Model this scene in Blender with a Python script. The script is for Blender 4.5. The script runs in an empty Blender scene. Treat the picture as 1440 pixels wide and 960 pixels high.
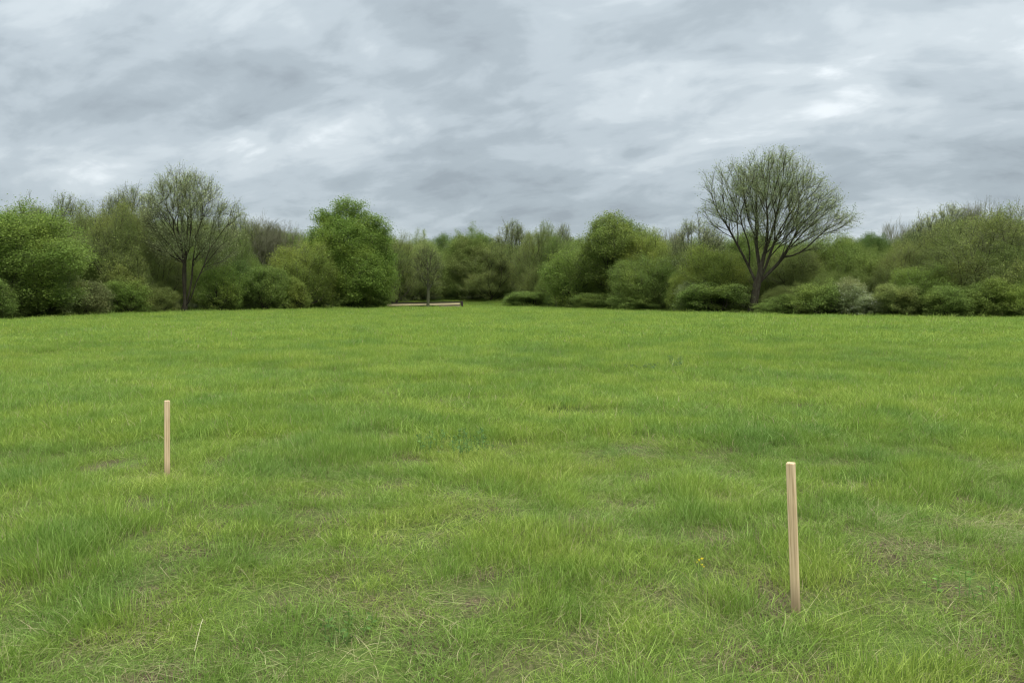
import bpy, math, random
import numpy as np
from mathutils import Vector, Matrix, Euler

R = math.radians
scn = bpy.context.scene
C = scn.collection

# ------------------------------------------------------------------ camera, sky, sun, exposure
EYE = 1.6
PITCH = R(3.74)
F = 1040.0                      # focal length in pixels of the 1440 wide photograph
cam_d = bpy.data.cameras.new('camera'); cam = bpy.data.objects.new('camera', cam_d); C.objects.link(cam)
cam.location = (0, 0, EYE); cam.rotation_euler = (R(90) - PITCH, 0, 0)
cam_d.sensor_width = 36; cam_d.lens = 26.0; cam_d.clip_start = 0.05; cam_d.clip_end = 3000
scn.camera = cam
scn.render.resolution_x = 1024; scn.render.resolution_y = 682

SUN_EL, SUN_AZ = 52, 150        # azimuth clockwise from +Y (the way the camera looks)
w = bpy.data.worlds.new('World'); scn.world = w; w.use_nodes = True
nt = w.node_tree; nt.nodes.clear()
def N(nt, typ, **kw):
    n = nt.nodes.new(typ)
    for k, v in kw.items():
        if k == 'inp':
            for a, b in v.items(): n.inputs[a].default_value = b
        else: setattr(n, k, v)
    return n
def L(nt, a, b): nt.links.new(a, b)
def mth(nt, op, a, b=None, c=None, clamp=False):
    n = nt.nodes.new('ShaderNodeMath'); n.operation = op; n.use_clamp = clamp
    for i, v in enumerate((a, b, c)):
        if v is None: continue
        if isinstance(v, (int, float)): n.inputs[i].default_value = v
        else: L(nt, v, n.inputs[i])
    return n.outputs[0]
def ramp(nt, fac, stops, interp='LINEAR'):
    n = nt.nodes.new('ShaderNodeValToRGB'); n.color_ramp.interpolation = interp
    e = n.color_ramp.elements
    while len(e) < len(stops): e.new(0.5)
    for s, (p, c) in zip(e, stops): s.position = p; s.color = (*c, 1)
    L(nt, fac, n.inputs[0]); return n.outputs[0]
def mix(nt, f, a, b, bt='MIX'):
    n = nt.nodes.new('ShaderNodeMix'); n.data_type = 'RGBA'; n.blend_type = bt
    for s, v in ((n.inputs[0], f), (n.inputs[6], a), (n.inputs[7], b)):
        if isinstance(v, (int, float)): s.default_value = v
        elif isinstance(v, tuple): s.default_value = (*v, 1)
        else: L(nt, v, s)
    return n.outputs[2]

SKY_K = 0.36
def build_sky():
    out = N(nt, 'ShaderNodeOutputWorld'); bg = N(nt, 'ShaderNodeBackground')
    sky = N(nt, 'ShaderNodeTexSky', sky_type='NISHITA', sun_disc=False, sun_elevation=R(SUN_EL), sun_rotation=R(SUN_AZ))
    bg0 = N(nt, 'ShaderNodeBackground', inp={'Strength': 0.1}); L(nt, sky.outputs[0], bg0.inputs[0])
    tc = N(nt, 'ShaderNodeTexCoord'); sep = N(nt, 'ShaderNodeSeparateXYZ'); L(nt, tc.outputs['Generated'], sep.inputs[0])
    z = mth(nt, 'MAXIMUM', sep.outputs[2], 0.0)
    zz = mth(nt, 'ADD', z, SKY_K)
    u = mth(nt, 'DIVIDE', sep.outputs[0], zz); v = mth(nt, 'DIVIDE', sep.outputs[1], zz)
    cb = N(nt, 'ShaderNodeCombineXYZ'); L(nt, u, cb.inputs[0]); L(nt, v, cb.inputs[1])
    def noise(loc, rot, sc, scale, detail, rough, dist=0.0):
        m0 = N(nt, 'ShaderNodeMapping'); m0.inputs['Rotation'].default_value = (0, 0, R(rot)); L(nt, cb.outputs[0], m0.inputs[0])
        m = N(nt, 'ShaderNodeMapping'); m.inputs['Location'].default_value = loc; m.inputs['Scale'].default_value = sc
        L(nt, m0.outputs[0], m.inputs[0])
        n = N(nt, 'ShaderNodeTexNoise', inp={'Scale': scale, 'Detail': detail, 'Roughness': rough, 'Distortion': dist})
        L(nt, m.outputs[0], n.inputs['Vector']); return n.outputs[0]
    big = noise((3.1, 7.7, 0), 30, (0.75, 1.3, 1), 1.9, 3.0, 0.5, 0.2)
    mid = noise((1.3, 4.2, 2), 20, (0.85, 1.3, 1), 4.8, 5.0, 0.55, 0.3)
    fin = noise((9.3, 0.2, 5), 14, (0.9, 1.2, 1), 12.0, 3.0, 0.5, 0.2)
    s = mth(nt, 'MULTIPLY', big, 0.52)
    s = mth(nt, 'MULTIPLY_ADD', mid, 0.41, s)
    s = mth(nt, 'MULTIPLY_ADD', fin, 0.08, s)
    # the few thin places where the cloud lets more light through
    for px, py, ru, rv, am in ((592, 86, 0.06, 0.035, 0.08), (1010, 95, 0.20, 0.04, 0.05), (1085, 60, 0.09, 0.035, 0.05), (40, 15, 0.14, 0.06, 0.05), (345, 22, 0.12, 0.05, 0.04), (790, 40, 0.05, 0.06, 0.04), (1360, 40, 0.2, 0.05, 0.035), (470, 75, 0.08, 0.04, 0.03)):
        dx_, v_ = (px - 720) / F, (480 - py) / F; dy_ = math.cos(PITCH) + v_ * math.sin(PITCH); dz_ = v_ * math.cos(PITCH) - math.sin(PITCH)
        ln = math.sqrt(dx_ ** 2 + dy_ ** 2 + dz_ ** 2); su, sv = dx_ / ln / (dz_ / ln + SKY_K), dy_ / ln / (dz_ / ln + SKY_K)
        a = mth(nt, 'MULTIPLY_ADD', u, 1 / ru, -su / ru); b = mth(nt, 'MULTIPLY_ADD', v, 1 / rv, -sv / rv)
        q = mth(nt, 'ADD', mth(nt, 'MULTIPLY', a, a), mth(nt, 'MULTIPLY', b, b))
        e = mth(nt, 'POWER', 2.718, mth(nt, 'MULTIPLY', q, -1.0)); s = mth(nt, 'MULTIPLY_ADD', e, am, s)
    col = ramp(nt, s, [(0.37, (0.235, 0.272, 0.302)), (0.46, (0.292, 0.338, 0.370)), (0.53, (0.358, 0.408, 0.442)), (0.60, (0.435, 0.485, 0.515)), (0.68, (0.60, 0.645, 0.67))], 'EASE')
    # overcast brightens overhead; above the view it is boosted further to light the scene
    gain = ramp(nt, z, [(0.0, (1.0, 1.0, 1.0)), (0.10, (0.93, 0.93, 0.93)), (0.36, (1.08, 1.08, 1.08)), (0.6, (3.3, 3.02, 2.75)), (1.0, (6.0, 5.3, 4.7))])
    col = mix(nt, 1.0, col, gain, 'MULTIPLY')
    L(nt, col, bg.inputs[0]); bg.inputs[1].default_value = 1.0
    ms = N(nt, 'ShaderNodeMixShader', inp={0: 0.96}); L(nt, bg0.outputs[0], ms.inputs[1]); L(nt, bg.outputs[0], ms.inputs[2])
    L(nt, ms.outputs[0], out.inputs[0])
build_sky()
try: w.cycles.sampling_method = 'MANUAL'; w.cycles.sample_map_resolution = 512
except Exception: pass

sd = bpy.data.lights.new('sun', 'SUN'); sun = bpy.data.objects.new('sun', sd); C.objects.link(sun)
sd.energy = 1.2; sd.angle = R(25); sd.color = (1.0, 0.97, 0.92)
az, el = R(SUN_AZ), R(SUN_EL)
sun.rotation_euler = Vector((math.sin(az) * math.cos(el), math.cos(az) * math.cos(el), math.sin(el))).to_track_quat('Z', 'Y').to_euler()

vs = scn.view_settings
scn.display_settings.display_device = 'sRGB'
vs.view_transform = 'Standard'; vs.look = 'None'; vs.exposure = 0.62; vs.gamma = 1.0; vs.use_curve_mapping = False
cy = scn.cycles
cy.max_bounces = 5; cy.diffuse_bounces = 4; cy.glossy_bounces = 1; cy.transmission_bounces = 3; cy.transparent_max_bounces = 4
cy.use_denoising = True; cy.filter_width = 1.2
cy.caustics_reflective = False; cy.caustics_refractive = False

# ------------------------------------------------------------------ helpers
def noise2(x, y, sc=1.0, seed=0):
    x = np.asarray(x, float) / sc + seed * 17.31; y = np.asarray(y, float) / sc + seed * 9.17
    xi = np.floor(x); yi = np.floor(y); fx = x - xi; fy = y - yi
    fx = fx * fx * (3 - 2 * fx); fy = fy * fy * (3 - 2 * fy)
    def h(a, b):
        s = np.sin(a * 127.1 + b * 311.7 + seed * 74.7) * 43758.5453
        return s - np.floor(s)
    return (h(xi, yi) * (1 - fx) + h(xi + 1, yi) * fx) * (1 - fy) + (h(xi, yi + 1) * (1 - fx) + h(xi + 1, yi + 1) * fx) * fy
def fbm(x, y, sc, seed=0, o=3):
    s = 0; a = 0.5; t = 0
    for k in range(o):
        s = s + a * noise2(x, y, sc / 2 ** k, seed + k * 3); t += a; a *= 0.5
    return s / t

def ground_z(x, y):
    x = np.asarray(x, float); y = np.asarray(y, float)
    n = (fbm(x, y, 1.6, 5, 3) - 0.5) * 0.13 + (fbm(x, y, 9.0, 8, 2) - 0.5) * 0.22
    u = x / np.maximum(y, 1.0); win = np.clip((u + 0.21) / 0.05, 0, 1) * np.clip((0.07 - u) / 0.05, 0, 1)
    t = np.clip((y - 79.0) / 15.0, 0, 1)            # the ground climbs a little beyond the low barrier
    return n * np.clip(y / 3.0, 0.2, 1) + 0.80 * t * t * (3 - 2 * t) * win

def raw_mesh(name, verts, faces, attrs=None, mat=None, smooth=False):
    """verts (n,3); faces: list of (k,m) index arrays; attrs: dict name -> per-vertex floats"""
    me = bpy.data.meshes.new(name)
    verts = np.ascontiguousarray(verts, np.float32)
    me.vertices.add(len(verts)); me.vertices.foreach_set('co', verts.ravel())
    faces = [np.asarray(f, np.int32) for f in faces if len(f)]
    nl = sum(f.size for f in faces); npoly = sum(len(f) for f in faces)
    if npoly:
        me.loops.add(nl); me.polygons.add(npoly)
        me.loops.foreach_set('vertex_index', np.concatenate([f.ravel() for f in faces]))
        tot = np.concatenate([np.full(len(f), f.shape[1], np.int32) for f in faces])
        st = np.concatenate([[0], np.cumsum(tot)[:-1]]).astype(np.int32)
        me.polygons.foreach_set('loop_start', st)
        me.polygons.foreach_set('use_smooth', np.full(npoly, smooth))
    for k, v in (attrs or {}).items():
        a = me.attributes.new(k, 'FLOAT', 'POINT'); a.data.foreach_set('value', np.ascontiguousarray(v, np.float32))
    me.update(calc_edges=True)
    if mat: me.materials.append(mat)
    return me

def tag(o, label=None, cat=None, group=None, kind=None):
    if label: o['label'] = label
    if cat: o['category'] = cat
    if group: o['group'] = group
    if kind: o['kind'] = kind
    return o
def obj(name, me, parent=None, loc=None):
    o = bpy.data.objects.new(name, me); C.objects.link(o)
    if parent: o.parent = parent
    if loc is not None: o.location = loc
    return o

def at(px, py, Y):
    """the point at forward distance Y seen at pixel (px, py) of the photograph"""
    u = (px - 720) / F; v = (480 - py) / F
    # view ray in the world
    dy = math.cos(PITCH) + v * math.sin(PITCH); dz = -math.sin(PITCH) + v * math.cos(PITCH)
    k = Y / dy
    return Vector((u * k, Y, EYE + dz * k))
def on_ground(px, py, h=0.0):
    u = (px - 720) / F; v = (480 - py) / F
    dy = math.cos(PITCH) + v * math.sin(PITCH); dz = -math.sin(PITCH) + v * math.cos(PITCH)
    k = -(EYE - h) / dz
    return (u * k, dy * k)
EDGE = [(-900, 470), (-200, 455), (0, 449), (200, 441), (400, 436.2), (545, 433.2), (690, 431.3), (800, 432.8), (960, 438), (1130, 442), (1300, 445), (1440, 447), (1700, 453), (2400, 470)]
EP = np.array([on_ground(a, b, 0.16) for a, b in EDGE])
def edge_px(px):
    """forward distance of the meadow's far edge in that direction"""
    return float(np.interp((px - 720) / F, EP[:, 0] / EP[:, 1], EP[:, 1]))
def edge_dist(x, y):
    return np.interp(np.asarray(x) / np.maximum(np.asarray(y), 0.1), EP[:, 0] / EP[:, 1], EP[:, 1])

# ------------------------------------------------------------------ materials
def material(name):
    m = bpy.data.materials.new(name); m.use_nodes = True; m.node_tree.nodes.clear()
    return m, m.node_tree
def leafy(nt, col, trans=0.35, tcol=None, rough=0.5, spec=0.0):
    out = N(nt, 'ShaderNodeOutputMaterial')
    d = N(nt, 'ShaderNodeBsdfPrincipled', inp={'Roughness': rough, 'Specular IOR Level': spec}); L(nt, col, d.inputs[0])
    t = N(nt, 'ShaderNodeBsdfTranslucent'); L(nt, tcol or col, t.inputs[0])
    ms = N(nt, 'ShaderNodeMixShader', inp={0: trans}); L(nt, d.outputs[0], ms.inputs[1]); L(nt, t.outputs[0], ms.inputs[2])
    L(nt, ms.outputs[0], out.inputs[0])
def attr(nt, name): return N(nt, 'ShaderNodeAttribute', attribute_name=name).outputs['Fac']
def wnoise(nt, scale, detail=2.0, off=(0, 0, 0), stretch=(1, 1, 1), rough=0.5):
    g = N(nt, 'ShaderNodeNewGeometry'); m = N(nt, 'ShaderNodeMapping'); m.inputs['Location'].default_value = off; m.inputs['Scale'].default_value = stretch
    L(nt, g.outputs['Position'], m.inputs[0])
    n = N(nt, 'ShaderNodeTexNoise', inp={'Scale': scale, 'Detail': detail, 'Roughness': rough}); L(nt, m.outputs[0], n.inputs['Vector'])
    return n.outputs[0]

def grass_material(name, dark=1.0, straw=1.0):
    m, nt = material(name)
    tint = attr(nt, 'tint'); t = attr(nt, 'along'); dead = attr(nt, 'dead')
    k = dark
    # patches where yellow-green, mid-green and blue-green kinds of grass grow
    n1 = wnoise(nt, 0.35, 3.0, (4, 2, 0), (1, 1, 0.0), 0.6)
    n2 = wnoise(nt, 1.3, 2.0, (14, 7, 0), (1, 1, 0.0), 0.5)
    f = mth(nt, 'MULTIPLY_ADD', n2, 0.45, mth(nt, 'MULTIPLY', n1, 0.55))
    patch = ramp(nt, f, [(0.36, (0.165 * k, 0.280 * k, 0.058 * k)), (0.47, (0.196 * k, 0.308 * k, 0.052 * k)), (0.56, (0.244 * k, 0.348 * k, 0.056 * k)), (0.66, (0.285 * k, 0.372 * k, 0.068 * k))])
    var = ramp(nt, tint, [(0.0, (0.50, 0.60, 0.50)), (0.5, (0.95, 0.97, 0.95)), (0.8, (1.3, 1.22, 1.4)), (1.0, (2.1, 1.85, 3.0))])
    c = mix(nt, 1.0, patch, var, 'MULTIPLY')
    # the pale sheath at the foot of each blade
    foot = ramp(nt, t, [(0.0, (0.85, 0.85, 0.85)), (0.30, (0.0, 0.0, 0.0))])
    c = mix(nt, mth(nt, 'MULTIPLY', foot, 0.55), c, (0.20 * k, 0.20 * k, 0.085 * k))
    c = mix(nt, mth(nt, 'MULTIPLY', dead, straw), c, mix(nt, tint, (0.25, 0.205, 0.11), (0.50, 0.44, 0.27)))
    leafy(nt, c, 0.40, rough=0.5, spec=0.12)
    return m
M_GRASS = grass_material('meadow_grass')
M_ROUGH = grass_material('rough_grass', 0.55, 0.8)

def leaf_material(name='leaves'):
    m, nt = material(name)
    oc = N(nt, 'ShaderNodeObjectInfo').outputs['Color']
    tint = attr(nt, 'tint')
    var = ramp(nt, tint, [(0.0, (0.78, 0.82, 0.78)), (0.5, (1.0, 1.0, 1.0)), (1.0, (1.28, 1.2, 1.2))])
    n = wnoise(nt, 0.35, 3.0, (2, 5, 1))
    reg = ramp(nt, n, [(0.35, (0.85, 0.90, 0.85)), (0.5, (1.0, 1.0, 1.0)), (0.65, (1.18, 1.10, 1.0))])
    c = mix(nt, 1.0, mix(nt, 1.0, oc, var, 'MULTIPLY'), reg, 'MULTIPLY')
    leafy(nt, c, 0.36, rough=0.6, spec=0.06)
    return m
M_LEAF = leaf_material()
def bark_material():
    m, nt = material('bark')
    n = wnoise(nt, 3.0, 4.0, (0, 0, 0), (4, 4, 0.8))
    c = ramp(nt, n, [(0.3, (0.024, 0.020, 0.014)), (0.55, (0.048, 0.044, 0.030)), (0.75, (0.080, 0.080, 0.052))])
    out = N(nt, 'ShaderNodeOutputMaterial'); d = N(nt, 'ShaderNodeBsdfPrincipled', inp={'Roughness': 0.9, 'Specular IOR Level': 0.1})
    L(nt, c, d.inputs[0]); L(nt, d.outputs[0], out.inputs[0]); return m
M_BARK = bark_material()
def solid(name, col, rough=0.7, grain=None):
    m, nt = material(name)
    out = N(nt, 'ShaderNodeOutputMaterial'); d = N(nt, 'ShaderNodeBsdfPrincipled', inp={'Roughness': rough, 'Specular IOR Level': 0.25})
    tcd = N(nt, 'ShaderNodeTexCoord'); mp = N(nt, 'ShaderNodeMapping'); mp.inputs['Scale'].default_value = grain or (6, 6, 6)
    L(nt, tcd.outputs['Object'], mp.inputs[0])
    n = N(nt, 'ShaderNodeTexNoise', inp={'Scale': 1.0, 'Detail': 5.0, 'Roughness': 0.6}); L(nt, mp.outputs[0], n.inputs['Vector'])
    a = tuple(x * 0.72 for x in col); b = tuple(min(1, x * 1.18) for x in col)
    c = ramp(nt, n.outputs[0], [(0.3, a), (0.5, col), (0.7, b)]); L(nt, c, d.inputs[0]); L(nt, d.outputs[0], out.inputs[0]); return m

def twig_material():
    m, nt = material('twigs')
    oc = N(nt, 'ShaderNodeObjectInfo').outputs['Color']
    out = N(nt, 'ShaderNodeOutputMaterial'); d = N(nt, 'ShaderNodeBsdfPrincipled', inp={'Roughness': 0.9, 'Specular IOR Level': 0.1})
    L(nt, oc, d.inputs[0]); L(nt, d.outputs[0], out.inputs[0]); return m
M_TWIG = twig_material()
M_FINE = solid('young_twigs', (0.125, 0.140, 0.065))

def ground_material():
    m, nt = material('soil_and_thatch')
    n1 = wnoise(nt, 2.2, 4.0, (3, 3, 0), (1, 1, 0.2), 0.6); n2 = wnoise(nt, 45, 3.0, (0, 0, 0), (1, 1, 0.2), 0.7)
    soil = ramp(nt, n2, [(0.3, (0.030, 0.024, 0.015)), (0.5, (0.080, 0.066, 0.038)), (0.7, (0.20, 0.17, 0.095))])
    green = ramp(nt, n2, [(0.3, (0.05, 0.085, 0.018)), (0.7, (0.12, 0.17, 0.04))])
    c = mix(nt, ramp(nt, n1, [(0.4, (1, 1, 1)), (0.62, (0, 0, 0))]), soil, green)
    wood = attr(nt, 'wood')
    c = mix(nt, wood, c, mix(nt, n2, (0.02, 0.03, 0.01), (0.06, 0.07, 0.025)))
    out = N(nt, 'ShaderNodeOutputMaterial'); d = N(nt, 'ShaderNodeBsdfPrincipled', inp={'Roughness': 0.95, 'Specular IOR Level': 0.1})
    bp = N(nt, 'ShaderNodeBump', inp={'Strength': 0.6, 'Distance': 0.02}); L(nt, n2, bp.inputs['Height']); L(nt, bp.outputs[0], d.inputs['Normal'])
    L(nt, c, d.inputs[0]); L(nt, d.outputs[0], out.inputs[0]); return m

# ------------------------------------------------------------------ ground sheet
def build_ground():
    def axis(lo, hi, fine, n):     # denser where |v| is small
        a = np.linspace(-1, 1, n); s = np.sign(a) * np.abs(a) ** 2.6
        return np.where(s < 0, -s * lo, s * hi)
    xs = axis(-420, 420, 0, 321); ys = np.concatenate([np.linspace(-60, 0, 20)[:-1], np.linspace(0, 1, 360) ** 2.2 * 560])
    X, Y = np.meshgrid(xs, ys); Z = ground_z(X, Y)
    nx, ny = len(xs), len(ys)
    i = np.arange(nx * ny).reshape(ny, nx)
    q = np.stack([i[:-1, :-1], i[:-1, 1:], i[1:, 1:], i[1:, :-1]], -1).reshape(-1, 4)
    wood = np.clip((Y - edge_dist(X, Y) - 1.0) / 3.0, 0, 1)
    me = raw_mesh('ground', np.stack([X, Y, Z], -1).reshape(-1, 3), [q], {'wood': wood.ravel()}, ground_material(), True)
    tag(obj('ground', me), 'soil and thatch under the meadow grass and the trees', kind='structure')
build_ground()

# ------------------------------------------------------------------ grass
def blades(rng, n, rad, h, wd, lean=0.35, curl=0.5, bias=0.0, dead=0.05, flat=0.0, segs=4, gauss=True, tr=(0.0, 1.0)):
    """a patch of n curved tapering blades; h=(lo,hi), wd=(lo,hi)"""
    if gauss:
        p = rng.normal(0, rad * 0.55, (n, 2))
    else:
        a = rng.uniform(0, 2 * np.pi, n); r = rad * np.sqrt(rng.uniform(0, 1, n)); p = np.stack([r * np.cos(a), r * np.sin(a)], -1)
    H = h[0] + (h[1] - h[0]) * rng.beta(2.0, 2.2, n); W = rng.uniform(wd[0], wd[1], n)
    out = np.arctan2(p[:, 1], p[:, 0])
    ph = np.where(rng.random(n) < 0.45, out + rng.normal(0, 0.8, n), rng.uniform(0, 2 * np.pi, n))
    dx = np.cos(ph) + bias; dy = np.sin(ph)
    l = np.abs(rng.normal(0, lean, n)) + flat; cu = np.abs(rng.normal(0, curl, n)) + flat * 0.5
    tw = rng.uniform(0, np.pi, n)
    side = np.stack([-np.sin(tw), np.cos(tw)], -1)
    V = np.zeros((n, 2 * segs + 1, 3)); A = np.zeros((n, 2 * segs + 1))
    for k in range(segs + 1):
        t = k / segs
        off = H * (l * t + cu * t * t)
        z = H * (t - 0.42 * np.minimum(cu + 0.5 * flat, 1.9) * t * t) / np.sqrt(1 + 0.6 * l * l)
        z = np.maximum(z, 0.012 * t)
        wig = 0.03 * H * np.sin(t * 5 + tw * 7)
        cx = p[:, 0] + dx * off + wig; cy_ = p[:, 1] + dy * off + wig
        ww = W * 0.5 * (1.0 if t < 0.45 else max(0.0, 1 - (t - 0.45) / 0.6))
        if k < segs:
            for s, q in ((0, -1), (1, 1)):
                V[:, 2 * k + s, 0] = cx + q * side[:, 0] * ww; V[:, 2 * k + s, 1] = cy_ + q * side[:, 1] * ww; V[:, 2 * k + s, 2] = z - 0.01 * (t == 0)
                A[:, 2 * k + s] = t
        else:
            V[:, -1, 0] = cx; V[:, -1, 1] = cy_; V[:, -1, 2] = z; A[:, -1] = 1
    nv = 2 * segs + 1; b = (np.arange(n) * nv)[:, None]
    quads = np.concatenate([b + np.array([2 * k, 2 * k + 1, 2 * k + 3, 2 * k + 2]) for k in range(segs - 1)])
    tris = b + np.array([2 * segs - 2, 2 * segs - 1, 2 * segs])
    tint = np.repeat(rng.uniform(tr[0], tr[1], n), nv); dd = np.repeat((rng.random(n) < dead) * rng.uniform(0.5, 1, n), nv)
    return V.reshape(-1, 3), [quads, tris], {'tint': tint, 'along': A.ravel(), 'dead': dd}
def join(parts):
    V, Q, T, at_ = [], [], [], {}
    off = 0
    for v, f, a in parts:
        V.append(v)
        for ff in f: (Q if ff.shape[1] == 4 else T).append(ff + off)
        for k, x in a.items(): at_.setdefault(k, []).append(x)
        off += len(v)
    return np.concatenate(V), [np.concatenate(x) for x in (Q, T) if x], {k: np.concatenate(v) for k, v in at_.items()}

def scatter(name, pts, rot, scl, idx, protos, label):
    """ONE object of growing stuff: patches from protos set on points"""
    col = bpy.data.collections.new(name + '_patches')
    for i, me in enumerate(protos):
        col.objects.link(bpy.data.objects.new('patch_%02d' % i, me))
    me = raw_mesh(name, pts, [], None)
    for k, t, v in (('rot', 'FLOAT_VECTOR', rot), ('scl', 'FLOAT_VECTOR', scl)):
        a = me.attributes.new(k, t, 'POINT'); a.data.foreach_set('vector', np.ascontiguousarray(v, np.float32).ravel())
    a = me.attributes.new('idx', 'INT', 'POINT'); a.data.foreach_set('value', np.ascontiguousarray(idx, np.int32))
    o = obj(name, me)
    g = bpy.data.node_groups.new(name, 'GeometryNodeTree')
    g.interface.new_socket('Geometry', in_out='INPUT', socket_type='NodeSocketGeometry'); g.interface.new_socket('Geometry', in_out='OUTPUT', socket_type='NodeSocketGeometry')
    gi = g.nodes.new('NodeGroupInput'); go = g.nodes.new('NodeGroupOutput')
    ip = g.nodes.new('GeometryNodeInstanceOnPoints'); ci = g.nodes.new('GeometryNodeCollectionInfo')
    ci.inputs['Collection'].default_value = col; ci.inputs['Separate Children'].default_value = True; ci.inputs['Reset Children'].default_value = True
    ip.inputs['Pick Instance'].default_value = True
    def na(nm, dt):
        n = g.nodes.new('GeometryNodeInputNamedAttribute'); n.data_type = dt; n.inputs['Name'].default_value = nm
        return [s for s in n.outputs if s.enabled][0]
    g.links.new(gi.outputs[0], ip.inputs['Points']); g.links.new(ci.outputs[0], ip.inputs['Instance'])
    g.links.new(na('idx', 'INT'), ip.inputs['Instance Index']); g.links.new(na('scl', 'FLOAT_VECTOR'), ip.inputs['Scale'])
    er = g.nodes.new('FunctionNodeEulerToRotation'); g.links.new(na('rot', 'FLOAT_VECTOR'), er.inputs[0]); g.links.new(er.outputs[0], ip.inputs['Rotation'])
    g.links.new(ip.outputs[0], go.inputs[0])
    md = o.modifiers.new('scatter', 'NODES'); md.node_group = g
    return tag(o, label, kind='stuff')

BARE = []       # worn or flattened spots of the meadow: x, y, radius, strength
for px, py, r, s in [(300, 850, .16, 1.0), (115, 935, .26, .5), (250, 900, .22, .7), (480, 890, .12, .8), (785, 912, .20, 1.0), (880, 900, .3, .6), (20, 955, .35, .7),
                     (1090, 925, .28, 1.0), (985, 905, .3, .7), (1240, 855, .25, .6), (1310, 835, .22, .9), (640, 930, .3, .5), (60, 725, .25, .35), (1260, 745, .35, .5),
                     (450, 955, .22, .8), (1230, 775, .2, .6), (610, 700, .3, .5), (900, 640, .5, .4), (1425, 740, .3, .7), (1330, 915, .25, .6), (860, 850, .2, .5), (630, 860, .2, .5)]:
    gx, gy = on_ground(px, py); BARE.append((gx, gy, r, s))
def bareness(x, y):
    b = np.clip((fbm(x, y, 0.8, 31, 3) - 0.60) * 4.0, 0, 0.32) * np.clip(1.15 - y / 7, 0.1, 1)
    for bx, by, r, s in BARE:
        b = np.maximum(b, s * np.exp(-(((x - bx) / (r * 1.5)) ** 2 + ((y - by) / r) ** 2)))
    return b

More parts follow.
